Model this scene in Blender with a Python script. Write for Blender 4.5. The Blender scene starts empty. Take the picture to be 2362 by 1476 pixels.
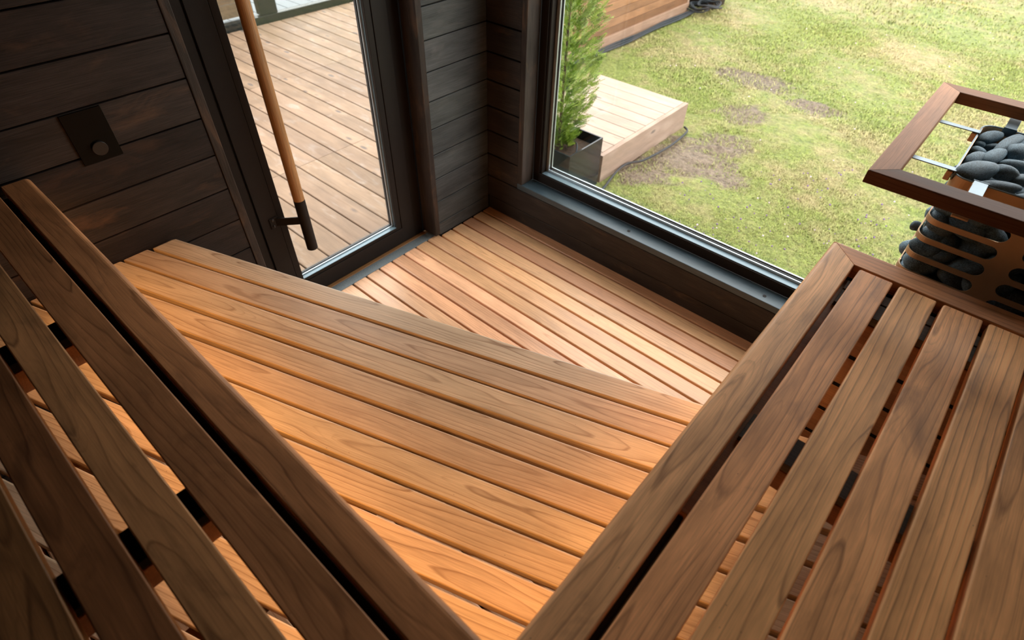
import bpy, bmesh, math, random
import numpy as np
from mathutils import Vector, Matrix, noise
random.seed(7); rng = np.random.default_rng(7)
sc = bpy.context.scene
COL = sc.collection
PI = math.pi
# ------------------------------------------------------------------ camera
F, PITCH, ROLL, TA = 1297.7513, math.radians(44.39663), math.radians(1.52748), math.radians(49.57323)
CAM = Vector((2.06570, -2.17128, 1.95))
_P = Matrix(((1, 0, 0), (0, math.cos(PITCH), -math.sin(PITCH)), (0, math.sin(PITCH), math.cos(PITCH))))
_R = Matrix(((math.cos(ROLL), -math.sin(ROLL), 0), (math.sin(ROLL), math.cos(ROLL), 0), (0, 0, 1)))
_M = Matrix(((1, 0, 0), (0, 0, -1), (0, 1, 0)))
_B = Matrix(((math.cos(TA - PI / 2), math.sin(TA - PI / 2), 0), (math.cos(TA), math.sin(TA), 0), (0, 0, 1)))
WC = (_R @ _P @ _M) @ _B.transposed()          # world -> (right, down, forward)
cd = bpy.data.cameras.new('camera'); cam = bpy.data.objects.new('camera', cd); COL.objects.link(cam)
cam.matrix_world = Matrix.Translation(CAM) @ Matrix((WC[0], -WC[1], -WC[2])).transposed().to_4x4()
cd.sensor_width = 36.0; cd.lens = F / 2362 * 36.0; cd.clip_start = 0.02; cd.clip_end = 200
cd.dof.use_dof = True; cd.dof.focus_distance = 1.75; cd.dof.aperture_fstop = 3.2
sc.camera = cam
# ------------------------------------------------------------------ view, world, light
sc.view_settings.view_transform = 'Standard'; sc.view_settings.look = 'None'
sc.view_settings.gamma = 1.0; sc.view_settings.use_curve_mapping = False
sc.view_settings.exposure = 0.0
sc.cycles.max_bounces = 7; sc.cycles.diffuse_bounces = 4; sc.cycles.glossy_bounces = 3
sc.cycles.use_adaptive_sampling = True; sc.cycles.adaptive_threshold = .05
sc.cycles.transparent_max_bounces = 10; sc.cycles.sample_clamp_indirect = 6.0
sc.cycles.use_denoising = True; sc.cycles.caustics_reflective = False; sc.cycles.caustics_refractive = False
world = bpy.data.worlds.new('overcast_sky'); sc.world = world; world.use_nodes = True
_wn, _wl = world.node_tree.nodes, world.node_tree.links
_bg = _wn['Background']; _bg.inputs['Strength'].default_value = 6.6
_tc = _wn.new('ShaderNodeTexCoord'); _sp = _wn.new('ShaderNodeSeparateXYZ'); _rp = _wn.new('ShaderNodeValToRGB')
_wl.new(_tc.outputs['Generated'], _sp.inputs[0]); _wl.new(_sp.outputs['Z'], _rp.inputs[0]); _wl.new(_rp.outputs[0], _bg.inputs['Color'])
_rp.color_ramp.elements[0].position = 0.0; _rp.color_ramp.elements[0].color = (.90, .89, .88, 1)
_rp.color_ramp.elements[1].position = 0.7; _rp.color_ramp.elements[1].color = (1.0, .99, .98, 1)


def area(name, loc, size, rot, power, color, portal=False):
    l = bpy.data.lights.new(name, 'AREA'); l.shape = 'RECTANGLE'; l.size, l.size_y = size
    l.energy = power; l.color = color
    o = bpy.data.objects.new(name, l); COL.objects.link(o); o.location = loc; o.rotation_euler = rot
    if portal: l.cycles.is_portal = True
    return o


area('window_portal', (1.5, .22, 1.25), (2.5, 2.0), (-PI / 2, 0, 0), 1, (1, 1, 1), True)
area('door_portal', (-.2, -.93, 1.1), (2.1, 1.0), (0, -PI / 2, 0), 1, (1, 1, 1), True)
WARM = (1.0, .47, .13)
LED_POWER = 5.2
led_a = area('led_light_along_left_bench', (.98, -2.046, .993), (1.78, .014), (math.radians(6), 0, 0), LED_POWER, WARM)
led_b = area('led_light_along_right_bench', (1.957, -1.36, .993), (.014, 1.22), (0, math.radians(6), 0), LED_POWER * .62, WARM)

# ------------------------------------------------------------------ materials
MATS = {}


class N:
    def __init__(s, name):
        s.m = bpy.data.materials.new(name); s.m.use_nodes = True; s.t = s.m.node_tree
        s.b = s.t.nodes['Principled BSDF']; s.out = s.t.nodes['Material Output']; MATS[name] = s.m

    def n(s, ty, **kw):
        x = s.t.nodes.new('ShaderNode' + ty)
        for k, v in kw.items(): setattr(x, k, v)
        return x

    def l(s, a, b): s.t.links.new(a, b)

    def put(s, sock, v):
        if isinstance(v, bpy.types.NodeSocket): s.l(v, sock)
        else: sock.default_value = v

    def math(s, op, a, b=None, c=None, clamp=False):
        x = s.n('Math', operation=op, use_clamp=clamp); s.put(x.inputs[0], a)
        if b is not None: s.put(x.inputs[1], b)
        if c is not None: s.put(x.inputs[2], c)
        return x.outputs[0]

    def noise(s, vec, scale=1, detail=2, rough=.5, dist=0):
        x = s.n('TexNoise'); s.l(vec, x.inputs['Vector'])
        for k, v in (('Scale', scale), ('Detail', detail), ('Roughness', rough), ('Distortion', dist)): s.put(x.inputs[k], v)
        return x.outputs['Fac']

    def vmul(s, v, t):
        x = s.n('VectorMath', operation='MULTIPLY'); s.l(v, x.inputs[0]); x.inputs[1].default_value = t; return x.outputs[0]

    def vadd(s, a, b):
        x = s.n('VectorMath', operation='ADD'); s.put(x.inputs[0], a); s.put(x.inputs[1], b); return x.outputs[0]

    def ramp(s, f, stops, interp='LINEAR'):
        x = s.n('ValToRGB'); s.put(x.inputs[0], f); e = x.color_ramp.elements; x.color_ramp.interpolation = interp
        while len(e) < len(stops): e.new(.5)
        for q, (p, c) in zip(e, stops): q.position = p; q.color = (c, c, c, 1) if isinstance(c, (int, float)) else (*c, 1)
        return x.outputs[0]

    def mix(s, f, a, b, ty='MIX'):
        x = s.n('Mix', data_type='RGBA', blend_type=ty)
        s.put(x.inputs[0], f)
        for k, v in ((6, a), (7, b)): s.put(x.inputs[k], v if isinstance(v, bpy.types.NodeSocket) else (*v, 1))
        return x.outputs[2]


def wood(name, light, dark, freq=110, rough=.5, fibre=.25, blotch=.35, stain=(.12, .08, .05), stain_amt=.3, knots=0.0,
         line=.55, bump=.07, spec=.35, warp=1.0, tilt=1.0, tonevar=.22):
    w = N(name)
    tc = w.n('TexCoord').outputs['Object']; oi = w.n('ObjectInfo'); rnd = oi.outputs['Random']
    def h(k): return w.math('FRACT', w.math('MULTIPLY', rnd, k))
    off = w.n('CombineXYZ'); w.l(w.math('MULTIPLY', rnd, 37.3), off.inputs[0]); w.l(w.math('MULTIPLY', h(7.7), 9.1), off.inputs[1]); w.l(w.math('MULTIPLY', h(13.1), 5.3), off.inputs[2])
    p = w.vadd(tc, off.outputs[0])
    sx = w.n('SeparateXYZ'); w.l(tc, sx.inputs[0]); X, Y, Z = sx.outputs
    n1 = w.noise(w.vmul(p, (1.15, 5, 5)), 1, 1.6); n2 = w.noise(w.vadd(w.vmul(p, (1.7, 7, 7)), (5.2, 1.3, 8.1)), 1, 1.8)
    n1 = w.math('SUBTRACT', n1, .5); n2 = w.math('SUBTRACT', n2, .5)
    cy = w.math('MULTIPLY', w.math('SUBTRACT', h(17.9), .5), .10)
    cz = w.math('ADD', w.math('MULTIPLY', h(23.3), .05), .012)
    tl = w.math('MULTIPLY', w.math('SUBTRACT', h(31.7), .5), .045 * tilt)
    yy = w.math('ADD', w.math('SUBTRACT', Y, cy), w.math('MULTIPLY', n1, .03 * warp))
    zz = w.math('ADD', w.math('ADD', w.math('SUBTRACT', Z, cz), w.math('MULTIPLY', X, tl)), w.math('MULTIPLY', n2, .045 * warp))
    r = w.math('SQRT', w.math('ADD', w.math('MULTIPLY', yy, yy), w.math('MULTIPLY', zz, zz)))
    fr = w.math('ADD', w.math('MULTIPLY', h(41.3), freq * .5), freq * .75)
    fine = w.math('MULTIPLY', w.noise(w.vmul(p, (6, 60, 60)), 1, 2), .35)
    ring = w.math('FRACT', w.math('ADD', w.math('MULTIPLY', r, fr), fine))
    ringf = w.ramp(ring, [(0, .06), (.55, .16), (.82, .38), (.91, 1.0), (.95, .7), (1.0, .06)])
    lf = w.math('ADD', w.math('MULTIPLY', w.noise(w.vmul(p, (2, 14, 14)), 1, 2), 1.1), -.05)     # lines fade in and out
    ringf = w.math('MULTIPLY', ringf, w.math('MULTIPLY', lf, line), clamp=True)
    ring2 = w.math('FRACT', w.math('ADD', w.math('MULTIPLY', r, w.math('MULTIPLY', fr, 3.7)), w.math('MULTIPLY', fine, 2.5)))
    ring2 = w.math('MULTIPLY', w.ramp(ring2, [(0, 0), (.6, .2), (.9, 1), (1, 0)]), w.math('MULTIPLY', w.ramp(w.noise(w.vmul(p, (1.3, 7, 7)), 1, 2), [(.42, 0), (.62, 1)]), .28))
    ringf = w.math('MAXIMUM', ringf, ring2)
    base = w.mix(ringf, light, dark)
    fb = w.noise(w.vmul(p, (9, 420, 420)), 1, 3, .6)
    fb = w.ramp(fb, [(.25, 1 - fibre), (.75, 1 + fibre * .35)])
    base = w.mix(1.0, base, fb, 'MULTIPLY')
    bl = w.noise(w.vmul(p, (3.2, 16, 16)), 1, 4, .6)
    blc = w.ramp(bl, [(.28, 1 - blotch), (.62, 1.08)])
    base = w.mix(1.0, base, blc, 'MULTIPLY')
    st = w.noise(w.vadd(w.vmul(p, (4.5, 13, 13)), (3, 9, 1)), 1, 5, .62, .6)
    base = w.mix(w.math('MULTIPLY', w.ramp(st, [(.56, 0), (.74, 1)]), stain_amt), base, stain)
    tone = w.math('ADD', w.math('MULTIPLY', w.math('SUBTRACT', h(53.9), .5), 2 * tonevar), 1.0)
    tn = w.n('CombineXYZ'); w.l(tone, tn.inputs[0]); w.l(w.math('ADD', w.math('MULTIPLY', tone, 1.02), -.02), tn.inputs[1]); w.l(w.math('ADD', w.math('MULTIPLY', tone, 1.04), -.04), tn.inputs[2])
    base = w.mix(1.0, base, tn.outputs[0], 'MULTIPLY')
    base = w.mix(1.0, base, oi.outputs['Color'], 'MULTIPLY')
    # small dark pores
    vo = w.n('TexVoronoi', feature='F1'); w.l(w.vmul(p, (22, 38, 38)), vo.inputs['Vector']); vo.inputs['Scale'].default_value = 1
    pore = w.math('LESS_THAN', vo.outputs['Distance'], .028)
    base = w.mix(w.math('MULTIPLY', pore, .7), base, tuple(c * .25 for c in dark))
    if knots:
        kv = w.n('TexVoronoi', feature='F1'); w.l(w.vmul(p, (2.8, 7.5, .01)), kv.inputs['Vector']); kv.inputs['Scale'].default_value = 1
        kd = w.math('ADD', kv.outputs['Distance'], w.math('MULTIPLY', n1, .05))
        halo = w.ramp(kd, [(.12, 1), (.42, 0)]); core = w.ramp(kd, [(.085, 1), (.15, 0)])
        base = w.mix(w.math('MULTIPLY', halo, .35 * knots), base, tuple(min(1, c * 1.5) for c in light))
        base = w.mix(w.math('MULTIPLY', core, .75 * knots), base, (.055, .05, .05))
    w.l(base, w.b.inputs['Base Color'])
    w.l(w.math('ADD', w.math('MULTIPLY', bl, .18), rough - .09), w.b.inputs['Roughness'])
    w.b.inputs['Specular IOR Level'].default_value = spec
    bm = w.n('Bump'); bm.inputs['Strength'].default_value = bump; bm.inputs['Distance'].default_value = .0012
    w.l(w.math('SUBTRACT', fb, w.math('MULTIPLY', ringf, .15)), bm.inputs['Height']); w.l(bm.outputs[0], w.b.inputs['Normal'])
    return w.m


def plain(name, col, rough=.5, metal=0.0, spec=.5, noise_amt=.08, nscale=40, bump=0.0, coat=0.0):
    w = N(name); tc = w.n('TexCoord').outputs['Object']
    f = w.noise(w.vmul(tc, (nscale,) * 3), 1, 3)
    c = w.mix(1.0, col, w.ramp(f, [(.3, 1 - noise_amt), (.7, 1 + noise_amt)]), 'MULTIPLY')
    w.l(c, w.b.inputs['Base Color']); w.b.inputs['Roughness'].default_value = rough; w.b.inputs['Metallic'].default_value = metal
    w.b.inputs['Specular IOR Level'].default_value = spec; w.b.inputs['Coat Weight'].default_value = coat
    if bump:
        bm = w.n('Bump'); bm.inputs['Strength'].default_value = bump; bm.inputs['Distance'].default_value = .002
        w.l(f, bm.inputs['Height']); w.l(bm.outputs[0], w.b.inputs['Normal'])
    return w.m


UP = wood('thermo_wood_upper', (.80, .415, .19), (.15, .058, .024), freq=85, rough=.5, blotch=.42, stain=(.14, .075, .045), stain_amt=.55, line=1.05, spec=.2, warp=1.5)
LOW = wood('thermo_wood_lower', (.66, .475, .305), (.24, .12, .055), freq=105, rough=.42, blotch=.20, stain=(.33, .18, .10), stain_amt=.3, line=1.15, spec=.3, tonevar=.12, warp=1.3)
FLO = wood('thermo_wood_floor', (.84, .47, .26), (.36, .14, .06), freq=95, rough=.36, blotch=.2, stain=(.34, .18, .11), stain_amt=.3, line=.9, spec=.5, tonevar=.2)
GUARD = wood('thermo_wood_guard', (.24, .125, .072), (.10, .045, .025), freq=150, rough=.58, blotch=.3, stain_amt=.3, line=.8, spec=.10, tonevar=.1)
WALLW = wood('dark_stained_spruce', (.042, .031, .025), (.018, .013, .011), freq=130, rough=.5, fibre=.6, blotch=.55, stain=(.14, .075, .04), stain_amt=.4, line=.5, bump=.5, spec=.22, tonevar=.2)
ROD = wood('oiled_oak', (.38, .185, .07), (.17, .07, .025), freq=240, rough=.45, fibre=.5, blotch=.2, stain_amt=.1, line=.7, spec=.4)
DECK = wood('deck_pine', (.205, .135, .088), (.11, .063, .034), freq=80, rough=.65, blotch=.22, stain=(.35, .31, .28), stain_amt=.35, knots=1.0, line=.5, spec=.25, tonevar=.14)
PLAT = wood('pale_larch', (.285, .212, .165), (.18, .118, .08), freq=80, rough=.65, blotch=.14, stain=(.36, .30, .26), stain_amt=.25, knots=1.0, line=.9, spec=.25, tonevar=.08)
CLAD = wood('cabin_cladding', (.21, .105, .05), (.08, .04, .02), freq=120, rough=.6, blotch=.3, knots=.4, line=.6, spec=.25)
GREYW = wood('weathered_joist', (.15, .135, .11), (.04, .037, .032), freq=160, rough=.7, fibre=.5, blotch=.4, stain_amt=.2, line=.7, spec=.25)
JOIST = wood('joist_timber', (.34, .16, .075), (.17, .07, .03), freq=140, rough=.6, line=.6, spec=.25)
DARKM = plain('dark_brown_powder_coat', (.017, .013, .011), .42, 0, .12, .05)
TEALM = plain('sky_sheen_aluminium', (.13, .19, .225), .32, .2, .5, .05)  # dark metal with the sky's reflection put into its colour
WALLG = wood('window_sheen_spruce', (.078, .080, .077), (.035, .037, .037), freq=130, rough=.5, fibre=.5, blotch=.45, stain=(.115, .105, .095), stain_amt=.45, line=.5, bump=.4, spec=.25, tonevar=.12)  # pillar planks: window sheen painted in as a lighter, bluer grey
SILLM = wood('sky_sheen_sill', (.055, .088, .110), (.03, .042, .052), freq=150, rough=.36, fibre=.4, blotch=.4, stain=(.05, .05, .05), spec=.5, bump=.3)  # the sill's teal sheen is painted into its base colour
BEADM = plain('light_aluminium_edge', (.50, .56, .60), .28, .6, .6, .03)
RUBBER = plain('black_rubber', (.012, .012, .013), .55)
SHADOW = plain('black_backing', (.008, .008, .008), .9, spec=.1)
CEIL = wood('ceiling_board', (.46, .32, .20), (.30, .19, .11), rough=.6, blotch=.4)  # unseen ceiling, made pale to bounce warm light onto the benches
GLASSB = plain('black_glass', (.004, .0035, .003), .16, 0, .12, .02)
KNOBM = plain('black_knob', (.012, .010, .009), .35)
STEEL = plain('brushed_steel', (.15, .185, .21), .42, .9, .5, .10, 25)
HEATM = plain('heater_steel', (.66, .43, .25), .45, .55, .5, .06, 20)
PLANTM = plain('planter_gloss', (.010, .012, .014), .14, 0, .25, .03)
SOIL = plain('soil', (.045, .028, .018), .95, 0, .2, .5, 60, .8)
CABLE = plain('cable_rubber', (.012, .016, .020), .6, 0, .25, .1)
STONE = N('olivine_stone')
_t = STONE.n('TexCoord').outputs['Object']; _oi = STONE.n('ObjectInfo')
_f1 = STONE.noise(STONE.vmul(_t, (1, 1, 1)), 13, 5, .85); _f2 = STONE.noise(_t, 1.6, 3)
_c = STONE.mix(STONE.ramp(_f1, [(.38, 0), (.62, 1)]), (.020, .038, .050), (.23, .36, .45))
_c = STONE.mix(1.0, _c, STONE.ramp(_f2, [(.3, .75), (.7, 1.15)]), 'MULTIPLY')
_c = STONE.mix(1.0, _c, STONE.ramp(_oi.outputs['Random'], [(0, .7), (1, 1.15)]), 'MULTIPLY')
STONE.l(_c, STONE.b.inputs['Base Color']); STONE.b.inputs['Roughness'].default_value = .62; STONE.b.inputs['Specular IOR Level'].default_value = .4
_bm = STONE.n('Bump'); _bm.inputs['Strength'].default_value = .5; _bm.inputs['Distance'].default_value = .002; STONE.l(_f1, _bm.inputs['Height']); STONE.l(_bm.outputs[0], STONE.b.inputs['Normal'])
STONE = STONE.m
GRIT = N('grey_grit_strip'); _t = GRIT.n('TexCoord').outputs['Object']; _f1 = GRIT.noise(_t, 420, 2, .7)
GRIT.l(GRIT.ramp(_f1, [(.35, (.06, .07, .075)), (.6, (.20, .23, .24)), (.72, (.55, .60, .62))]), GRIT.b.inputs['Base Color']); GRIT.b.inputs['Roughness'].default_value = .6; GRIT = GRIT.m
# window and door glass: clear, reflecting with the Fresnel law, light passes straight through
GLASS = N('clear_glass'); _tr = GLASS.n('BsdfTransparent'); _tr.inputs[0].default_value = (.96, .975, .97, 1)
_gl = GLASS.n('BsdfGlossy'); _gl.inputs['Roughness'].default_value = .0; _fr = GLASS.n('Fresnel'); _fr.inputs[0].default_value = 1.45
_mx = GLASS.n('MixShader'); _ge = GLASS.n('NewGeometry'); GLASS.l(GLASS.math('MULTIPLY_ADD', _ge.outputs['Backfacing'], 1 / 1.45 - 1.45, 1.45), _fr.inputs[0]); GLASS.l(_fr.outputs[0], _mx.inputs[0]); GLASS.l(_tr.outputs[0], _mx.inputs[1]); GLASS.l(_gl.outputs[0], _mx.inputs[2])
GLASS.l(_mx.outputs[0], GLASS.out.inputs[0]); GLASS = GLASS.m
LEDM = N('led_diffuser'); LEDM.b.inputs['Emission Color'].default_value = (*WARM, 1); LEDM.b.inputs['Emission Strength'].default_value = 6; LEDM = LEDM.m
# lawn soil and blades share one set of patches (world coordinates)
MUD = [(.38, 2.12, .48, .42), (.70, 1.98, .32, .22), (.22, 1.62, .3, .16), (.45, 2.5, .30, .35), (.15, 1.7, .25, .5), (.05, 4.1, .55, .30), (.75, 3.8, .35, .22), (.3, 3.2, .30, .30)]


def mudness(x, y):
    v = 0.0
    for (a, b, rx, ry) in MUD:
        d = ((x - a) / rx) ** 2 + ((y - b) / ry) ** 2
        v = np.maximum(v, np.clip(1.15 - d, 0, 1))
    n = .55 + .75 * (np.sin(x * 37 + 3 * np.sin(y * 23)) * np.sin(y * 31 + 2.5 * np.sin(x * 29)) * .5 + .5)
    return np.clip(v * n, 0, 1)


def grass_mat(name, blade):
    w = N(name); geo = w.n('NewGeometry').outputs['Position']
    vc = w.n('VertexColor', layer_name='patch'); sp = w.n('SeparateColor'); w.l(vc.outputs[0], sp.inputs[0])
    a = w.noise(geo, .9, 3); b = w.noise(geo, 5.5, 4, .6); c = w.noise(geo, 28, 3, .7)
    green = w.mix(w.ramp(c, [(.3, 0), (.7, 1)]), (.095, .125, .022), (.27, .32, .072))
    straw = w.mix(w.ramp(c, [(.3, 0), (.7, 1)]), (.20, .17, .07), (.41, .34, .17))
    sf = w.math('ADD', w.math('MULTIPLY', a, .9), w.math('MULTIPLY', b, .7))
    col = w.mix(w.ramp(sf, [(.72, 0), (.98, 1)]), green, straw)
    if blade:
        col = w.mix(w.math('MULTIPLY', sp.outputs[1], .6), col, (.37, .31, .15))
        col = w.mix(1.0, col, w.ramp(sp.outputs[2], [(0, .75), (1, 1.3)]), 'MULTIPLY')
    else:
        mud = w.mix(w.ramp(c, [(.3, 0), (.7, 1)]), (.045, .031, .019), (.165, .122, .085))
        mf = w.math('ADD', sp.outputs[0], w.math('MULTIPLY', w.math('SUBTRACT', b, .5), 1.2))
        col = w.mix(w.ramp(mf, [(.3, 0), (.62, 1)]), w.mix(1.0, col, (.62, .6, .55), 'MULTIPLY'), mud)
        bm = w.n('Bump'); bm.inputs['Strength'].default_value = .9; bm.inputs['Distance'].default_value = .03
        w.l(w.math('ADD', b, c), bm.inputs['Height']); w.l(bm.outputs[0], w.b.inputs['Normal'])
    w.l(col, w.b.inputs['Base Color']); w.b.inputs['Roughness'].default_value = .7; w.b.inputs['Specular IOR Level'].default_value = .25
    return w.m


LAWN = grass_mat('lawn_soil', False); BLADE = grass_mat('grass_blades', True)
LEAF = N('thuja_foliage'); _g = LEAF.n('NewGeometry').outputs['Position']
LEAF.l(LEAF.ramp(LEAF.noise(_g, 14, 3, .6), [(.3, (.035, .075, .008)), (.48, (.17, .28, .02)), (.68, (.40, .50, .07))]), LEAF.b.inputs['Base Color'])
LEAF.b.inputs['Roughness'].default_value = .6; LEAF = LEAF.m
BARK = plain('bark', (.08, .05, .035), .9, 0, .2, .4, 60, .6)
PALE = plain('pale_paving', (.075, .09, .105), .5, 0, .4, .06)
OLIVE = plain('olive_metal', (.009, .010, .008), .4, 0, .2)
STEP = plain('white_clover', (.55, .42, .46), .8)
VIOLET = plain('violet_clover', (.14, .07, .20), .8)

# ------------------------------------------------------------------ object helpers
WM = {}


def link(name, me, mat, parent, M=None, kind=None, label=None, cat=None, group=None, color=None):
    o = bpy.data.objects.new(name, me); COL.objects.link(o)
    if me is not None and mat is not None and not me.materials: me.materials.append(mat)
    M = M if M is not None else Matrix()
    WM[o.name] = M
    if parent is not None:
        o.parent = parent; o.matrix_local = WM[parent.name].inverted() @ M
    else: o.matrix_world = M
    if kind: o['kind'] = kind
    if label: o['label'] = label
    if cat: o['category'] = cat
    if group: o['group'] = group
    if color: o.color = (*color, 1)
    return o


def empty(name, loc, kind=None, label=None, cat=None, group=None):
    return link(name, None, None, None, Matrix.Translation(Vector(loc)), kind, label, cat, group)


def fr(o, x, y):
    """Frame with origin o, local X along x, local Y along y, local Z = x cross y."""
    x = Vector(x).normalized(); y = Vector(y).normalized(); z = x.cross(y)
    return Matrix.Translation(Vector(o)) @ Matrix((x, y, z)).transposed().to_4x4()


def mesh_from(name, V, Fc, smooth=False, autosmooth=True):
    me = bpy.data.meshes.new(name); me.from_pydata([tuple(v) for v in V], [], Fc); me.update()
    if smooth:
        me.polygons.foreach_set('use_smooth', [True] * len(me.polygons))
        if autosmooth:
            try: me.set_sharp_from_angle(angle=math.radians(50))
            except Exception: pass
    return me


CACHE = {}


def board_mesh(L, W, T, r=(.003,) * 4, re=(.003, .003), s0=0.0, s1=0.0, n=3, cuts=0):
    """Plank: x 0..L, y -W/2..W/2, z -T..0. r = radii (bottom y-, bottom y+, top y+, top y-). Ends sheared by s0, s1 (dx/dy)."""
    key = (round(L, 4), round(W, 4), round(T, 4), r, re, round(s0, 4), round(s1, 4), n)
    if key in CACHE: return CACHE[key]
    cs = [(-W / 2, -T, 1, 1, r[0], PI), (W / 2, -T, -1, 1, r[1], 1.5 * PI), (W / 2, 0, -1, -1, r[2], 0), (-W / 2, 0, 1, -1, r[3], .5 * PI)]
    prof = []
    for (y, z, sy, sz, rr, a0) in cs:
        for k in range(n + 1):
            a = a0 + k * (PI / 2) / n
            prof.append((y + sy * rr + rr * math.cos(a), z + sz * rr + rr * math.sin(a)))
    loops = []
    for k in range(3):
        t = k / 2 * PI / 2
        loops.append((re[0] * (1 - math.cos(t)) if False else re[0] * (1 - math.sin(PI / 2 - t)) if False else re[0] * k / 2 * (k / 2), re[0] * (1 - math.sin(k / 2 * PI / 2)), 0))
    loops[-1] = (re[0], 0, 0)
    tail = []
    for k in range(3):
        tail.append((L - re[1] * (k / 2) ** 2 if k < 2 else L - re[1], re[1] * (1 - math.sin(k / 2 * PI / 2)), 1))
    loops += tail[::-1]
    V, Fc = [], []
    m = len(prof)
    for (x, ins, e) in loops:
        sh = s0 if e == 0 else s1
        for (y, z) in prof:
            yy = y * (1 - 2 * ins / W); zz = -T / 2 + (z + T / 2) * (1 - 2 * ins / T)
            V.append((x + sh * yy, yy, zz))
    for a in range(len(loops) - 1):
        for b in range(m):
            c = (b + 1) % m
            Fc.append((a * m + b, a * m + c, (a + 1) * m + c, (a + 1) * m + b))
    Fc.append(tuple(range(m))[::-1]); Fc.append(tuple((len(loops) - 1) * m + b for b in range(m)))
    me = mesh_from('board', V, [f[::-1] for f in Fc])
    CACHE[key] = me
    return me


def board(name, M, L, W, T, mat, parent, color=None, **kw):
    me = board_mesh(L, W, T, **kw)
    if me.materials and me.materials[0] != mat:
        k2 = (id(me), mat.name)
        if k2 not in CACHE:
            CACHE[k2] = me.copy(); CACHE[k2].materials.clear()
        me = CACHE[k2]
    return link(name, me, mat, parent, M, color=color)


def box_mesh(a, b, bev=.0015):
    bm = bmesh.new(); bmesh.ops.create_cube(bm, size=1)
    for v in bm.verts: v.co = Vector([a[i] + (v.co[i] + .5) * (b[i] - a[i]) for i in range(3)])
    if bev: bmesh.ops.bevel(bm, geom=list(bm.edges), offset=bev, segments=2, affect='EDGES', profile=.5)
    me = bpy.data.meshes.new('box'); bm.to_mesh(me); bm.free(); return me


def box(name, a, b, mat, parent, bev=.0015, **kw):
    c = [(a[i] + b[i]) / 2 for i in range(3)]
    return link(name, box_mesh([a[i] - c[i] for i in range(3)], [b[i] - c[i] for i in range(3)], bev), mat, parent, Matrix.Translation(Vector(c)), **kw)


def ring_mesh(o0, o1, i0, i1, d0, d1, axis, bev=.0015, cham=0.0):
    """Rectangular frame: outer rect (u,v) o0..o1, inner i0..i1, depth d0..d1 along axis ('x': u=y v=z, 'y': u=x v=z, 'z': u=x v=y)."""
    def P(u, v, d): return {'x': (d, u, v), 'y': (u, d, v), 'z': (u, v, d)}[axis]
    def rect(a, b, d): return [P(a[0], a[1], d), P(b[0], a[1], d), P(b[0], b[1], d), P(a[0], b[1], d)]
    V = rect(o0, o1, d0) + rect(i0, i1, d0) + rect(o0, o1, d1) + rect(i0, i1, d1)
    Fc = []
    for k in range(4):
        j = (k + 1) % 4
        Fc += [(k, j, 4 + j, 4 + k), (8 + k, 12 + k, 12 + j, 8 + j), (k, 8 + k, 8 + j, j), (4 + k, 4 + j, 12 + j, 12 + k)]
    bm = bmesh.new(); vs = [bm.verts.new(v) for v in V]
    for f in Fc: bm.faces.new([vs[q] for q in f])
    bmesh.ops.recalc_face_normals(bm, faces=bm.faces)
    if bev:
        ed = [e for e in bm.edges if not (abs(e.calc_face_angle(0)) < .1)]
        bmesh.ops.bevel(bm, geom=ed, offset=bev, segments=2, affect='EDGES', profile=.5)
    me = bpy.data.meshes.new('ring'); bm.to_mesh(me); bm.free(); return me


def tube_mesh(pts, r, seg=10, caps=True, closed=False):
    pts = [Vector(p) for p in pts]; V, Fc = [], []
    n = len(pts); up = None
    for i, p in enumerate(pts):
        a = pts[(i - 1) % n] if closed or i > 0 else p; b = pts[(i + 1) % n] if closed or i < n - 1 else p
        t = (b - a).normalized()
        if up is None:
            up = Vector((0, 0, 1)) if abs(t.z) < .9 else Vector((1, 0, 0))
        u = (up - t * up.dot(t)).normalized(); up = u; v = t.cross(u)
        rr = r[i] if isinstance(r, (list, tuple)) else r
        for k in range(seg):
            q = 2 * PI * k / seg; V.append(p + (u * math.cos(q) + v * math.sin(q)) * rr)
    rng_ = range(n if closed else n - 1)
    for i in rng_:
        j = (i + 1) % n
        for k in range(seg):
            l = (k + 1) % seg; Fc.append((i * seg + k, j * seg + k, j * seg + l, i * seg + l))
    if caps and not closed:
        Fc.append(tuple(range(seg))); Fc.append(tuple((n - 1) * seg + k for k in range(seg))[::-1])
    me = mesh_from('tube', V, [f[::-1] for f in Fc], True)
    try: me.set_sharp_from_angle(angle=math.radians(32))
    except Exception: pass
    return me


def smooth_path(pts, n=8):
    pts = [Vector(p) for p in pts]; out = []
    P = [pts[0]] + pts + [pts[-1]]
    for i in range(1, len(P) - 2):
        a, b, c, d = P[i - 1], P[i], P[i + 1], P[i + 2]
        for k in range(n):
            t = k / n
            out.append(.5 * ((2 * b) + (c - a) * t + (2 * a - 5 * b + 4 * c - d) * t * t + (3 * b - a - 3 * c + d) * t ** 3))
    out.append(pts[-1]); return out


def ray(px, py):
    return WC.transposed() @ Vector(((px - 1181) / F, (py - 738) / F, 1.0))


def on_z(px, py, z):
    d = ray(px, py); return CAM + d * ((z - CAM.z) / d.z)


# ================================================================== STRUCTURE
RX, RY, RH = 2.75, -2.75, 2.42
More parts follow.
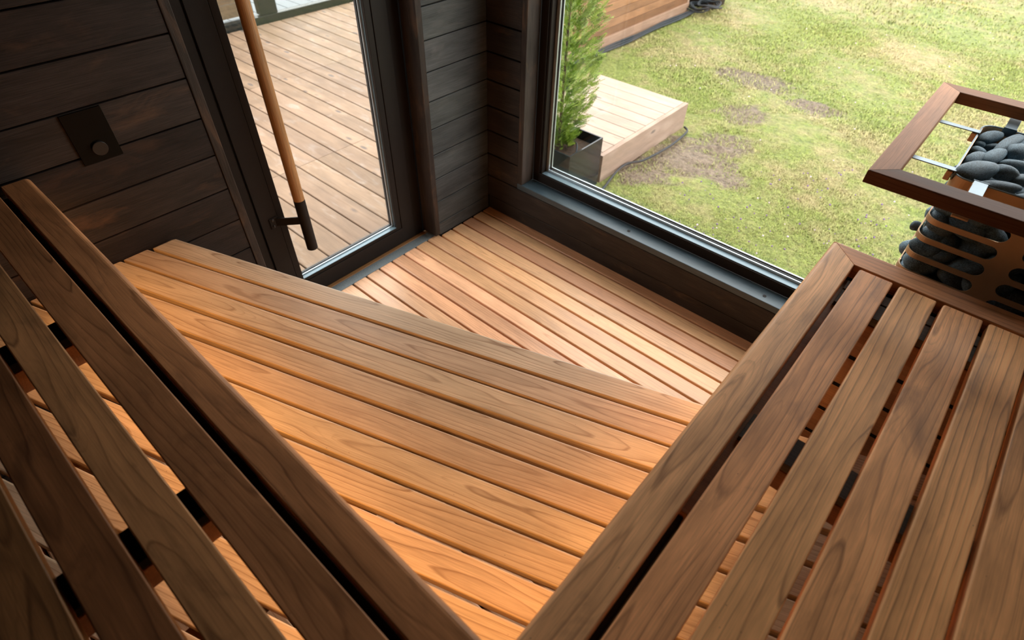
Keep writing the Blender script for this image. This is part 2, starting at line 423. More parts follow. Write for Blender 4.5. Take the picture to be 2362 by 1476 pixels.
# ---- floor: dark base, slats laid along the window wall
floor = box('floor', (-.02, RY, -.14), (RX, .02, -.034), SHADOW, None, 0, kind='structure', label='slatted sauna floor of narrow reddish thermo-wood boards')
GAPY = [-.0585 - .0874 * k for k in range(31)]
tones = [(.80, .74, .70), (.95, .98, .9), (.95, .87, .86), (.98, 1.0, .95), (1.0, 1.0, .9), (1.02, 1.02, .98), (1.0, 1.0, .93), (1.05, 1.02, 1.05), (.93, .88, .88), (1.0, .93, .92), (1.0, 1, 1)]
e0 = .014
for k, g in enumerate(GAPY):
    y1, y0 = e0, g + .005
    x0 = .002 if y0 > -.43 else -.022
    c = tones[k] if k < len(tones) else (1, 1, 1)
    board('floor_slat', fr((x0, (y0 + y1) / 2, 0), (1, 0, 0), (0, 1, 0)), RX - .004 - x0, y1 - y0, .028, FLO, floor, color=c, r=(.001, .001, .0045, .0045), re=(.004, .002))
    e0 = g - .005
for x in (.3, .9, 1.5, 2.1, 2.6):
    box('floor_bearer', (x - .02, RY + .02, -.034), (x + .02, -.01, -.0281), JOIST, floor, 0)

# ---- wall with the door (x = 0)
def wall_boxes(name, boxes, mat, kind='structure', label=None):
    bm = bmesh.new()
    for a, b in boxes:
        r_ = bmesh.ops.create_cube(bm, size=1)
        for v in r_['verts']: v.co = Vector([a[i] + (v.co[i] + .5) * (b[i] - a[i]) for i in range(3)])
    me = bpy.data.meshes.new(name); bm.to_mesh(me); bm.free()
    return link(name, me, mat, None, None, kind, label)


wl = wall_boxes('wall_left', [((-.17, RY - .1, -.35), (-.022, -1.425, RH)), ((-.17, -1.425, 2.17), (-.022, -.43, RH)), ((-.17, -.43, -.35), (-.022, .17, RH)), ((-.17, -1.425, -.35), (-.022, -.43, -.055))], SHADOW,
                label='dark stained plank wall with the glazed door in it')
def planks(wall, z_first, pitch, y0, y1, xf, horiz, ztop, zbot=None, gap=.0045, tint=None, base=(1, 1, 1), pm=None):
    """horiz 'y': along world Y on plane x=xf facing +x ; 'x': along world X on plane y=xf facing -y ; 'b' plane y=xf facing +y ; 'r' plane x=xf facing -x"""
    z = z_first; lo = zbot if zbot is not None else z_first - pitch
    while lo < ztop - .01:
        hi = min(z, ztop); W = hi - lo - gap
        if W > .012:
            zc = (hi + lo) / 2
            if horiz == 'x': W -= .003
            if horiz == 'y': M = fr((xf, y0, zc), (0, 1, 0), (0, 0, 1))
            elif horiz == 'x': M = fr((y0, xf, zc), (1, 0, 0), (0, 0, 1))
            elif horiz == 'b': M = fr((y1, xf, zc), (-1, 0, 0), (0, 0, 1))
            else: M = fr((xf, y1, zc), (0, -1, 0), (0, 0, 1))
            c = .85 + .3 * random.random()
            board('plank', M, y1 - y0, W, .018, pm or WALLW, wall, color=(c * base[0], c * base[1] * (.97 + .05 * random.random()), c * base[2]), r=(.001, .001, .0025, .0025), re=(.001, .001), n=2)
        lo = z; z += pitch


planks(wl, .0725, .14, RY, -1.4565, 0, 'y', RH, 0.0, base=(.85, .80, .80))
planks(wl, .0845, .1402, -.410, .0, 0, 'y', RH, 0.0, base=(1, 1, 1), pm=WALLG)  # pillar, in the spruce with the sheen painted in
planks(wl, 2.2, .14, -1.42, -.447, 0, 'y', RH, 2.2)

# ---- wall with the picture window (y = 0)
ww = wall_boxes('wall_front', [((-.022, .022, -.35), (.228, .17, RH)), ((.228, .022, -.35), (RX + .1, .17, .224)), ((.228, .022, 2.2), (RX + .1, .17, RH)), ((2.72, .022, .224), (RX + .1, .17, 2.2))], SHADOW,
                label='dark stained plank wall with the large picture window')
planks(ww, .2247, .1402, 0.001, .2275, 0, 'x', 2.24, .2247)      # beside the window
planks(ww, .0875, .1372, 0.001, RX, 0, 'x', .2247, .0875)
planks(ww, .0875, .0875, 0.001, RX, .006, 'x', .0875, -.02)
planks(ww, 2.24, .14, 0.001, RX, 0, 'x', RH, 2.24)
# ---- other walls and ceiling (outside the frame, they shade the room; ceiling and right wall paled for added bounce light)
wr = wall_boxes('wall_right', [((RX, RY, -.14), (RX + .12, .0, RH))], SHADOW)
wb = wall_boxes('wall_back', [((-.02, RY - .12, -.14), (RX + .12, RY, RH))], SHADOW)
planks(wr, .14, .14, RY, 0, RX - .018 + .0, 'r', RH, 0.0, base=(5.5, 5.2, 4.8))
planks(wb, .14, .14, 0, RX, RY + .018, 'b', RH, 0.0, base=(1.6, 1.5, 1.4))
wall_boxes('ceiling', [((-.17, RY - .12, RH), (RX + .12, .17, RH + .12))], CEIL)

# ---- door trims
def vboard(name, x, y0, y1, z0, z1, T, mat, parent=None, facing='x', xf=0.0, kind='structure', **kw):
    """Vertical board, local X up."""
    if facing == 'x': M = fr((xf, (y0 + y1) / 2, z0), (0, 0, 1), (0, -1, 0)); M = fr((xf, (y0 + y1) / 2, z0), (0, 0, 1), (0, -1, 0))
    else: M = fr(((y0 + y1) / 2, xf, z0), (0, 0, 1), (-1, 0, 0))
    o = board(name, M, z1 - z0, y1 - y0, T, mat, parent, **kw)
    if parent is None: o['kind'] = kind
    return o


def chkz(M): return (M.to_3x3() @ Vector((0, 0, 1)))
# local z must point into the room (+x): (0,0,1)x(0,-1,0) = (1,0,0)
vboard('trim_1', 0, -1.4545, -1.4215, 0.0, 2.2, .115, WALLW, xf=.004, color=(1.25, 1.2, 1.15), r=(.001, .001, .003, .003))
vboard('trim_2', 0, -.447, -.4115, .012, 2.2, .105, WALLW, xf=.004, color=(1.25, 1.15, 1.1), r=(.001, .001, .003, .003))
o = board('trim_3', fr((.004, -1.4545, 2.183), (0, 1, 0), (0, 0, 1)), 1.043, .034, .105, WALLW, None); o['kind'] = 'structure'
# threshold: grit strip and oak strip
o = box('trim_4', (-.080, -1.42, -.03), (-.0235, -.412, -.001), GRIT, None, .001, kind='structure')
o = board('trim_5', fr((-.093, -1.42, .001), (0, 1, 0), (-1, 0, 0)), 1.0, .024, .03, ROD, None, r=(.001, .001, .002, .002)); o['kind'] = 'structure'

# ---- door
door = empty('door_1', (-.10, -.93, 0), 'structure', 'dark metal framed glass door with a long wooden pull handle')
link('frame', ring_mesh((-1.4205, -.04), (-.4485, 2.18), (-1.347, .004), (-.513, 2.105), -.165, -.108, 'x', .002), DARKM, door)
link('sash', ring_mesh((-1.344, .006), (-.516, 2.102), (-1.262, .098), (-.599, 2.02), -.16, -.100, 'x', .002), DARKM, door)
link('bead', ring_mesh((-1.2605, .0995), (-.6005, 2.0185), (-1.229, .116), (-.633, 1.99), -.120, -.103, 'x', .002), DARKM, door)
link('bead', ring_mesh((-1.2605, .0995), (-.6005, 2.0185), (-1.229, .116), (-.633, 1.99), -.135, -.1205, 'x', .001), TEALM, door)
box('sky_sheen_strip', (-.1345, -1.228, .1162), (-.1045, -.634, .1182), TEALM, door, .0008)  # thin strip painting the sky reflection on the bottom bead
link('bead', ring_mesh((-1.229, .116), (-.633, 1.99), (-1.220, .124), (-.642, 1.98), -.138, -.130, 'x', .001), BEADM, door)
link('seal', ring_mesh((-1.262, .098), (-.599, 2.02), (-1.216, .128), (-.646, 1.976), -.152, -.1385, 'x', .001), RUBBER, door)
box('pane', (-1.0 * .146, -1.255, .10), (-.140, -.605, 2.01), GLASS, door, 0)
# pull handle
hx, hy = -.012, -1.184
hd = link('handle', tube_mesh([(0, 0, 0), (.25, 0, 0), (.6, 0, 0), (.96, 0, 0)], .0240, 24), ROD, door, fr((hx, hy, .593), (0, 0, 1), (0, 1, 0)))
hd['label'] = 'round wooden pull rod'
_zrod = hd
def capz(z0, z1, rr=.0246):
    return tube_mesh([(hx, hy, z0), (hx, hy, z0 + .0015), (hx, hy, z1)] if z0 < 1 else [(hx, hy, z0), (hx, hy, z1 - .0015), (hx, hy, z1)], [rr - .0015, rr, rr] if z0 < 1 else [rr, rr, rr - .0015], 24)
for z0, z1, zb in ((.333, .592, .483), (1.554, 1.812, 1.663)):
    link('rod_sleeve', capz(z0, z1), DARKM, hd)
    a = Vector((-.0985, -1.279, zb)); b = Vector((-.030, -1.198, zb)); d = (b - a)
    M = fr(a + Vector((0, 0, 0)), d.normalized(), (0, 0, 1))
    me = box_mesh((0, -.019, -.003), (d.length, .019, .003), .001)
    link('bracket', me, DARKM, hd, M)
    box('bracket_plate', (-.0998, -1.305, zb - .026), (-.0945, -1.262, zb + .026), DARKM, hd, .0015)
    for s in (-1, 1):
        link('screw', tube_mesh([(-.096, -1.291, zb + s * .015), (-.0925, -1.291, zb + s * .015), (-.0905, -1.291, zb + s * .015)], [.007, .007, .004], 12), KNOBM, hd)

# ---- window
o = board('trim_6', fr((.2285, .0475, .2585), (1, 0, 0), (0, 1, 0)), RX - .235, .097, .033, SILLM, None, color=(1.0, 1.0, 1.0), r=(.001, .001, .001, .003), re=(.001, .001)); o['kind'] = 'structure'
sill = o; sill['label'] = 'dark window sill board with two small screw caps'
for px, py in ((1450.2, 533), (1763.4, 682.9)):
    p = on_z(px, py, .2585)
    link('screw_cap', tube_mesh([p + Vector((0, 0, -.001)), p + Vector((0, 0, .0012)), p + Vector((0, 0, .0022))], [.0085, .0085, .0055], 14), DARKM, sill)
M = fr((.2455, .0, .259), (0, 0, 1), (1, 0, 0))
o = link('trim_7', board_mesh(1.94, .034, .097, r=(.001, .001, .003, .003)), WALLW, None, fr((.2455, -.002, .259), (0, 0, 1), (-1, 0, 0)) @ Matrix.Rotation(0, 4, 'X')); o['kind'] = 'structure'; o.color = (1.5, 1.5, 1.5, 1)
if chkz(WM[o.name]).y > 0: o.matrix_world = fr((.2455, -.002, .259), (0, 0, 1), (1, 0, 0)); WM[o.name] = o.matrix_world.copy()
o = board('trim_8', fr((.2285, -.002, 2.2), (1, 0, 0), (0, 0, 1)), RX - .235, .034, .097, WALLW, None); o['kind'] = 'structure'
win = empty('window_1', (1.5, .12, .26), 'structure', 'large fixed picture window in a dark metal frame')
link('frame', ring_mesh((.263, .2588), (2.72, 2.182), (.308, .312), (2.675, 2.13), .0975, .165, 'y', .002), DARKM, win)
link('bead', ring_mesh((.3085, .3125), (2.6745, 2.1295), (.320, .3135), (2.663, 2.118), .106, .152, 'y', .0004), DARKM, win)
box('sky_sheen_strip', (.322, .1035, .3137), (2.661, .1505, .3165), TEALM, win, .0008)  # strip on the frame bottom, carries the painted sky reflection
link('bead', ring_mesh((.320, .3135), (2.663, 2.118), (.339, .329), (2.644, 2.103), .143, .151, 'y', .001), BEADM, win)
link('seal', ring_mesh((.308, .312), (2.675, 2.13), (.338, .332), (2.645, 2.10), .1525, .1585, 'y', .001), RUBBER, win)
link('spacer', ring_mesh((.309, .313), (2.674, 2.129), (.342, .336), (2.641, 2.096), .1665, .174, 'y', .001), BEADM, win)
box('pane', (.31, .160, .314), (2.673, .1655, 2.128), GLASS, win, 0)

# ================================================================== BENCHES
ZU, ZL = 1.058, .684
# ---- lower bench: boards rotated 19.08 degrees
TB = math.radians(19.082); U = Vector((math.cos(TB), math.sin(TB), 0)); NN = Vector((-math.sin(TB), math.cos(TB), 0))
low = empty('lower_bench', (1.3, -2.1, 0), None, 'wide lower bench platform of orange-lit thermo-wood slats laid on the diagonal', 'bench')
fronts = [-1.620, -1.7115, -1.7995, -1.895, -1.989, -2.078, -2.169, -2.260, -2.351] + [-2.351 - .0915 * k for k in range(1, 12)]
X0, X1 = .013, 2.728
ltone = [(1.02, 1.06, 1.12), (.90, .88, .90), (.95, .97, .97), (.93, .93, .93), (.93, .9, .88), (1.05, 1.08, 1.05), (.97, .97, .95), (1.03, 1.0, .98), (1.03, 1.02, 1.0)]
for k, p in enumerate(fronts):
    W = .0805 if k else .081
    pc = p - W / 2                                                # perpendicular position of the axis
    o0 = NN * pc
    xs = (X0 - o0.x) / U.x; xe = (X1 - o0.x) / U.x
    s0 = s1 = math.tan(TB)
    ys = o0.y + U.y * xs
    if ys < RY + .05 + W: xs = (RY + .05 + W - o0.y) / U.y; s0 = 0
    if xe - xs < .1: continue
    c = ltone[k] if k < len(ltone) else (.96 + .06 * random.random(),) * 3
    org = o0 + U * xs + Vector((0, 0, ZL))
    board('slat', fr(org, U, NN), xe - xs, W, .028, LOW, low, color=c, r=(.002, .002, .0045 if k else .008, .0035), re=(.004 if k else .014, .004), s0=s0, s1=s1)
for x in (.10, .72, 1.35, 1.98, 2.6):                             # bearers under the slats
    y1 = (-1.66 + x * math.sin(TB)) / math.cos(TB)
    box('bearer', (x - .03, RY + .05, ZL - .098), (x + .03, y1, ZL - .0285), JOIST, low, .002)
a = NN * -1.66
for (xa, xb) in ((.03, 2.70),):
    M = fr(a + U * ((xa - a.x) / U.x) + Vector((0, 0, ZL - .068)), U, (0, 0, 1))
    board('apron', M, (xb - xa) / U.x, .075, .024, LOW, low, r=(.003,) * 4)
for x in (.10, 1.35, 2.6):
    y1 = (-1.70 + x * math.sin(TB)) / math.cos(TB)
    box('leg', (x - .03, y1 - .06, 0), (x + .03, y1, ZL - .099), JOIST, low, .003)
    box('leg', (x - .03, RY + .06, 0), (x + .03, RY + .12, ZL - .099), JOIST, low, .003)

# ---- upper benches
def upper_bearer(par, a, b, along, top_mat):
    """lath on top of a beam; a,b box corners in plan, z fixed"""
    box('bearer_lath', (a[0], a[1], 1.008), (b[0], b[1], 1.0298), top_mat, par, .001)
    box('bearer', (a[0] + .001, a[1] + .001, .945), (b[0] - .001, b[1] - .001, 1.004), JOIST, par, .002)


lb = empty('upper_bench', (.95, -2.37, 0), None, 'dim upper bench on the left whose long slats run to the control panel wall', 'bench', 'upper benches')
yb = [(-1.995, -2.069), (-2.086, -2.166), (-2.1825, -2.261), (-2.2785, -2.3585), (-2.373, -2.455), (-2.470, -2.55), (-2.565, -2.645)]
lt = [(.86, .74, .66), (.58, .50, .45), (.60, .58, .53), (.27, .22, .19), (.32, .29, .24), (.7, .7, .7), (.7, .7, .7)]  # darkened tints: the weak light on this bench is painted in
for k, (a, b) in enumerate(yb):
    rr = (.003, .003, .014, .003) if k == 0 else (.002, .002, .003, .003)
    xe = 1.905 if k == 0 else 1.965
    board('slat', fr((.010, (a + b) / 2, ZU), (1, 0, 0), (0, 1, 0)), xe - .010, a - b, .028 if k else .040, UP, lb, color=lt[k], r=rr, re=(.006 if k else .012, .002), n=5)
for x in (.10, .73, 1.348): upper_bearer(lb, (x - .037, -2.66), (x + .037, -2.062), 'y', SHADOW)
box('front_beam', (.012, -2.094, .970), (1.93, -2.068, 1.0175), SHADOW, lb, .002)
for x in (.06, 1.348):
    box('leg', (x - .03, -2.64, ZL + .001), (x + .03, -2.58, .944), JOIST, lb, .003)
box('led_strip', (.05, -2.0675, .9965), (1.9, -2.062, 1.004), LEDM, lb, .001)

rb = empty('upper_bench', (2.3, -1.5, 0), None, 'brighter upper bench on the right with a mitred rail beside the stone heater', 'bench', 'upper benches')
xb = [(2.004, 2.0845), (2.0995, 2.183), (2.198, 2.281), (2.2935, 2.378), (2.3875, 2.470), (2.484, 2.565), (2.579, 2.66)]
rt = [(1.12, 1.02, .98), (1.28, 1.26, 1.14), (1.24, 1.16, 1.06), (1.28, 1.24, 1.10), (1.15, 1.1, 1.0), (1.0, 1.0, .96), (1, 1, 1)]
# front board, outer edge strongly rounded, mitred at the corner: local X along -Y, local Y = +X
board('slat', fr((1.9495, -.6935, ZU), (0, -1, 0), (1, 0, 0)), 2.02, .077, .040, UP, rb, color=(1.12, 1.14, 1.16), r=(.003, .003, .003, .014), re=(.0015, .003), s0=1.0, n=6)
# end rail parallel to the window, mitred
board('end_rail', fr((1.9495, -.6935, ZU), (1, 0, 0), (0, 1, 0)), .775, .077, .040, UP, rb, color=(.78, .66, .62), r=(.003, .003, .010, .003), re=(.0015, .003), s0=-1.0, n=5)
for k, (a, b) in enumerate(xb):
    board('slat', fr(((a + b) / 2, -.7385, ZU), (0, -1, 0), (1, 0, 0)), 1.94, b - a, .028, UP, rb, color=rt[k], r=(.002, .002, .003, .004), re=(.004, .003))
def ub_x(y, x0=1.995, mat=GREYW):
    box('bearer_lath', (x0, y - .036, 1.008), (2.70, y + .036, 1.0298), mat, rb, .001)
    box('bearer', (x0 + .001, y - .035, .945), (2.699, y + .035, 1.004), JOIST, rb, .002)
ub_x(-1.362); ub_x(-1.985); ub_x(-2.60)
box('bearer_lath', (1.995, -.802, 1.008), (2.70, -.762, 1.0298), GREYW, rb, .001)
box('bearer_lath', (1.995, -.868, 1.008), (2.70, -.808, 1.0295), GREYW, rb, .001)
box('bearer', (1.996, -.867, .945), (2.699, -.735, 1.004), JOIST, rb, .002)
box('front_beam', (1.9725, -1.606, .958), (2.022, -.745, 1.0175), JOIST, rb, .003)
box('front_beam', (1.9725, -2.64, .958), (1.998, -1.607, 1.008), SHADOW, rb, .003)
for y in (-.762, -2.60):
    box('leg', (2.62, y - .03, ZL + .001 if y < -1.2 else 0), (2.68, y + .029, .944), JOIST, rb, .003)
box('led_strip', (1.966, -1.95, .995), (1.9718, -.78, 1.003), LEDM, rb, .001)

part_ = wall_boxes('trim_9', [((1.93, -.727, 0), (2.72, -.700, 1.012))], SHADOW)
for k in range(9):
    zc = .951 - .1135 * k
    if zc < .05: break
    board('panel_board', fr((1.93, -.7285, zc), (1, 0, 0), (0, 0, 1)), .79, .101, .018, JOIST, part_, color=(.95 + .1 * random.random(),) * 3, r=(.001, .001, .003, .003))

# ================================================================== CONTROL PANEL
cp = empty('control_panel', (0, -1.79, 1.108), None, 'black glass control panel with a round dial on the dark plank wall', 'control panel')
box('face_plate', (.0005, -1.848, 1.027), (.0055, -1.7315, 1.189), GLASSB, cp, .0015)
link('dial', tube_mesh([(.006, -1.787, 1.069), (.013, -1.787, 1.069), (.0145, -1.787, 1.069)], [.0225, .0225, .0212], 32), KNOBM, cp)

# ================================================================== HEATER
HX0, HX1, HY0, HY1 = 2.066, 2.468, -.517, -.125
RIM = 1.255
heater = empty('sauna_heater', ((HX0 + HX1) / 2, (HY0 + HY1) / 2, 0), None, 'tall square steel sauna heater column with slotted sides and a wooden guard frame', 'heater')
# slotted shell: four columns of slots, each wrapping one corner
RC = .036
sx_, sy_ = HX1 - HX0, HY1 - HY0
arc = PI / 2 * RC
def peri(s):
    """Point and outward normal on the rounded square; s=0 in the middle of the -Y side, running towards -X."""
    segs = [('l', (HX0 + HX1) / 2, HY0, -1, 0, sx_ / 2 - RC), ('a', HX0 + RC, HY0 + RC, 1.5 * PI, arc), ('l', HX0, HY0 + RC, 0, 1, sy_ - 2 * RC), ('a', HX0 + RC, HY1 - RC, PI, arc),
            ('l', HX0 + RC, HY1, 1, 0, sx_ - 2 * RC), ('a', HX1 - RC, HY1 - RC, .5 * PI, arc), ('l', HX1, HY1 - RC, 0, -1, sy_ - 2 * RC), ('a', HX1 - RC, HY0 + RC, 0, arc), ('l', HX1 - RC, HY0, -1, 0, sx_ / 2 - RC)]
    tot = sum(q[-1] for q in segs); s %= tot
    for q in segs:
        if s <= q[-1] + 1e-9:
            if q[0] == 'l': return (q[1] + q[3] * s, q[2] + q[4] * s)
            a = q[3] - s / RC; return (q[1] + RC * math.cos(a), q[2] + RC * math.sin(a))
        s -= q[-1]
    return (q[1], q[2])
PT = 2 * (sx_ + sy_) - 8 * RC + 4 * arc
cw = PT / 4
V, Fc, VI = [], [], {}
def vid(s, z):
    k = (round(s % PT, 5), round(z, 5))
    if k not in VI:
        x, y = peri(s); VI[k] = len(V); V.append((x, y, z))
    return VI[k]
PITCHZ = .0535; SH = .0385; NR = 16; ZTOP = 1.176
bridge = .022; NX = 14
for c in range(4):
    s0c = c * cw; stag = (c % 2) * PITCHZ / 2
    # cell column edges
    xs = [s0c + cw * i / NX for i in range(NX + 1)]
    mc = s0c + cw / 2
    xs = sorted([x for x in xs if abs(x - mc) > .042] + [mc - .036 + .072 * i / 11 for i in range(12)])
    sl, sr = s0c + bridge, s0c + cw - bridge; rr = SH / 2
    for k in range(NR):
        zc = ZTOP - .022 - PITCHZ * k - stag; zt, zb_ = zc + PITCHZ / 2, zc - PITCHZ / 2
        if zb_ < .2: break
        # outline of the slot, matched point for point with the cell rectangle
        hole, rect = [], []
        inner = [x for x in xs if sl + rr < x < sr - rr]
        for x in inner: hole.append((x, zc + rr)); rect.append((x, zt))
        def side(q, xa, xe, za, ze):          # 13 points: along the edge, down the side, back
            if q <= 4: return (xa + (xe - xa) * q / 4, za)
            if q <= 8: return (xe, za + (ze - za) * (q - 4) / 4)
            return (xe + (xa - xe) * (q - 8) / 4, ze)
        for q in range(13):
            a = PI / 2 - q * PI / 12
            hole.append((sr - rr + rr * math.cos(a), zc + rr * math.sin(a))); rect.append(side(q, sr - rr, s0c + cw, zt, zb_))
        for x in inner[::-1]: hole.append((x, zc - rr)); rect.append((x, zb_))
        for q in range(13):
            a = -PI / 2 - q * PI / 12
            hole.append((sl + rr + rr * math.cos(a), zc + rr * math.sin(a))); rect.append(side(q, sl + rr, s0c, zb_, zt))
        m = len(hole)
        H = [vid(*h_) for h_ in hole]; Rr = [vid(*r_) for r_ in rect]
        for i in range(m):
            j = (i + 1) % m
            f = [Rr[i], Rr[j], H[j], H[i]]
            f2 = [v for n_, v in enumerate(f) if v not in f[:n_]]
            if len(f2) > 2: Fc.append(tuple(f2))
    # solid band above, to the rim, and below
    top = ZTOP - .022 + PITCHZ / 2 - stag
    es = sorted(set(round(v, 6) for v in [s0c + (sl + rr - s0c) * q / 4 for q in range(5)] + [x for x in xs if sl + rr < x < sr - rr] + [sr - rr + (s0c + cw - sr + rr) * q / 4 for q in range(5)]))
    for a, b in zip(es[:-1], es[1:]):
        Fc.append((vid(a, top), vid(b, top), vid(b, RIM), vid(a, RIM)))
        bot = zb_ + (PITCHZ if zb_ < .2 else 0)
        Fc.append((vid(a, .04), vid(b, .04), vid(b, bot), vid(a, bot)))
me = mesh_from('shell', V, Fc, False)
bm = bmesh.new(); bm.from_mesh(me); bmesh.ops.remove_doubles(bm, verts=bm.verts, dist=1e-5)
# normals outward
for f in bm.faces:
    cc = f.calc_center_median() - Vector(((HX0 + HX1) / 2, (HY0 + HY1) / 2, f.calc_center_median().z))
    if f.normal.dot(cc) < 0: f.normal_flip()
bm.to_mesh(me); bm.free()
shell = link('shell', me, HEATM, heater)
sm = shell.modifiers.new('thick', 'SOLIDIFY'); sm.thickness = .003; sm.offset = -1
link('rim', tube_mesh([(*peri(PT * i / 96), RIM + .001) for i in range(96)], .0022, 6, False, True), STEEL, heater)
box('core', (HX0 + .10, HY0 + .10, .05), (HX1 - .10, HY1 - .10, 1.12), SHADOW, heater, .01)
box('base_plate', (HX0 + .01, HY0 + .01, 0), (HX1 - .01, HY1 - .01, .04), DARKM, heater, .003)
# wooden guard frame, mitred
GX0, GX1, GY0, GY1, GT, GW, GH = 1.914, 2.622, -.731, -.011, 1.300, .056, .032
hw = GW / 2
guard = link('guard_frame', None, None, heater, Matrix.Translation((2.27, -.37, GT)))
kw = dict(r=(.002, .002, .003, .003), re=(.0008, .0008), n=3)
board('guard_rail', fr((GX0 + hw, GY0 + hw, GT), (1, 0, 0), (0, 1, 0)), GX1 - GX0 - GW, GW, GH, GUARD, guard, s0=-1.0, s1=1.0, color=(.72, .60, .55), **kw) if False else None
def mitre_rail(p, q, col):
    p, q = Vector(p), Vector(q); d = (q - p).normalized(); side = Vector((0, 0, 1)).cross(d)
    # interior of the frame lies on +side when walking counter-clockwise: the inner edge is shorter
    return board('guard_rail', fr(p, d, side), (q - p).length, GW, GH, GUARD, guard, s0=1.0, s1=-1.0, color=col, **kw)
cnr = [(GX0 + hw, GY0 + hw, GT), (GX1 - hw, GY0 + hw, GT), (GX1 - hw, GY1 - hw, GT), (GX0 + hw, GY1 - hw, GT)]
mitre_rail(cnr[0], cnr[1], (.78, .66, .62)); mitre_rail(cnr[1], cnr[2], (1, .95, .9)); mitre_rail(cnr[2], cnr[3], (1.05, .95, .88)); mitre_rail(cnr[3], cnr[0], (2.0, 1.95, 1.95))  # last one, the left rail: window sheen put into its brighter tint
# steel straps
def strap(a, b, w, z=RIM + .0035, t=.0025):
    a, b = Vector((*a, z)), Vector((*b, z)); d = (b - a).normalized()
    link('strap', box_mesh((0, -w / 2, 0), ((b - a).length, w / 2, t), .0006), STEEL, heater, fr(a, d, Vector((0, 0, 1)).cross(d)))
    e = b + d * .002
    link('strap_hook', box_mesh((-.002, -w / 2 - .002, -.020), (.0005, w / 2 + .002, .0035), .0006), STEEL, heater, fr(e, d, Vector((0, 0, 1)).cross(d)))
    f = b - d * .012
    link('strap_lug', box_mesh((-.004, -w / 2 - .001, -.026), (.010, w / 2 + .001, -.001), .002), HEATM, heater, fr(f, d, Vector((0, 0, 1)).cross(d)))
for y in (-.208, -.489): strap((GX0 + .02, y), (HX0 + .001, y), .021)
for y in (-.208, -.489): strap((GX1 - .02, y), (HX1 - .001, y), .021)
for x in (2.128, 2.406): strap((x, GY0 + .02), (x, HY0 + .001), .030)
for x in (2.128, 2.406): strap((x, GY1 - .02), (x, HY1 - .001), .028)
box('catch', (2.112, HY0 - .016, 1.165), (2.150, HY0 - .001, 1.170), HEATM, heater, .001)

# ---- stones
def stone_mesh(seed):
    bm = bmesh.new(); bmesh.ops.create_icosphere(bm, subdivisions=3, radius=1)
    o_ = Vector((seed * 7.3, seed * 3.1, seed * 1.7))
    for v in bm.verts:
        p = v.co.copy(); d = noise.noise(p * .9 + o_) * .16 + noise.noise(p * 2.2 + o_) * .05
        q = p * (1 + d); e = 2.35                       # slightly boxy pebble
        s_ = (abs(p.x) ** e + abs(p.y) ** e + abs(p.z) ** e) ** (1 / e)
        v.co = q / s_
    me = bpy.data.meshes.new('stone'); bm.to_mesh(me); bm.free()
    me.polygons.foreach_set('use_smooth', [True] * len(me.polygons)); me.materials.append(STONE); return me
SM = [stone_mesh(k + 1) for k in range(7)]
def stone(c, a, b, h, yaw, pitch_=0, rollv=0, label=None, group=None, k=None, name='heater_stone'):
    M = Matrix.Translation(Vector(c)) @ Matrix.Rotation(yaw, 4, 'Z') @ Matrix.Rotation(pitch_, 4, 'Y') @ Matrix.Rotation(rollv, 4, 'X') @ Matrix.Diagonal((a, b, h, 1))
    return link(name, SM[k if k is not None else random.randrange(7)], None, None, M, None, label, 'stone', group)
TOPS = [(750, 475, 165, 88, -15, 0, 'speckled oval stone at the back left of the heater top, under the rear strap'),
        (555, 560, 66, 58, 0, -.010, 'small round stone tucked behind the left rim of the heater'),
        (785, 610, 150, 55, 0, -.016, 'half-buried flat stone in the middle of the back row on the heater'),
        (575, 680, 115, 75, 25, -.012, 'grey stone wedged behind two others near the left rim of the heater'),
        (465, 765, 150, 100, -20, .0, 'blue-grey oval stone leaning on the left rim of the heater'),
        (785, 755, 170, 100, -28, .002, 'smooth egg-shaped stone at the centre of the heater top'),
        (500, 945, 268, 150, -12, .008, 'largest smooth oval stone at the front left of the heater top'),
        (950, 985, 215, 118, 14, .006, 'tapered blue-grey stone right of the largest one on the heater'),
        (1120, 680, 170, 112, -5, .006, 'pale blue-grey stone at the right of the heater top'),
        (1070, 475, 230, 88, -30, .006, 'long dark stone slanting beside the rear strap of the heater'),
        (1085, 575, 220, 62, -33, .0, 'narrow speckled stone slanting in front of the long dark one'),
        (1060, 790, 165, 66, 6, -.012, 'flat stone half hidden under the pale blue-grey one'),
        (1090, 880, 240, 88, 8, -.002, 'long smooth stone lying across the right of the heater top'),
        (885, 1185, 315, 92, 5, .004, 'long sausage-shaped stone along the front rim of the heater'),
        (285, 1045, 78, 80, 60, .0, 'small dark stone in the front left corner of the heater rim'),
        (500, 1175, 84, 50, 10, -.010, 'small stone beside the front strap of the heater'),
        (1200, 1085, 140, 92, -10, .0, 'round dark stone between the tapered and the sausage-shaped ones'),
        (1200, 1350, 120, 85, -5, -.004, 'stone lying against the inside of the front rim of the heater'),
        (660, 1075, 200, 70, 10, -.030, 'dark stone low between the largest and the sausage-shaped one')]
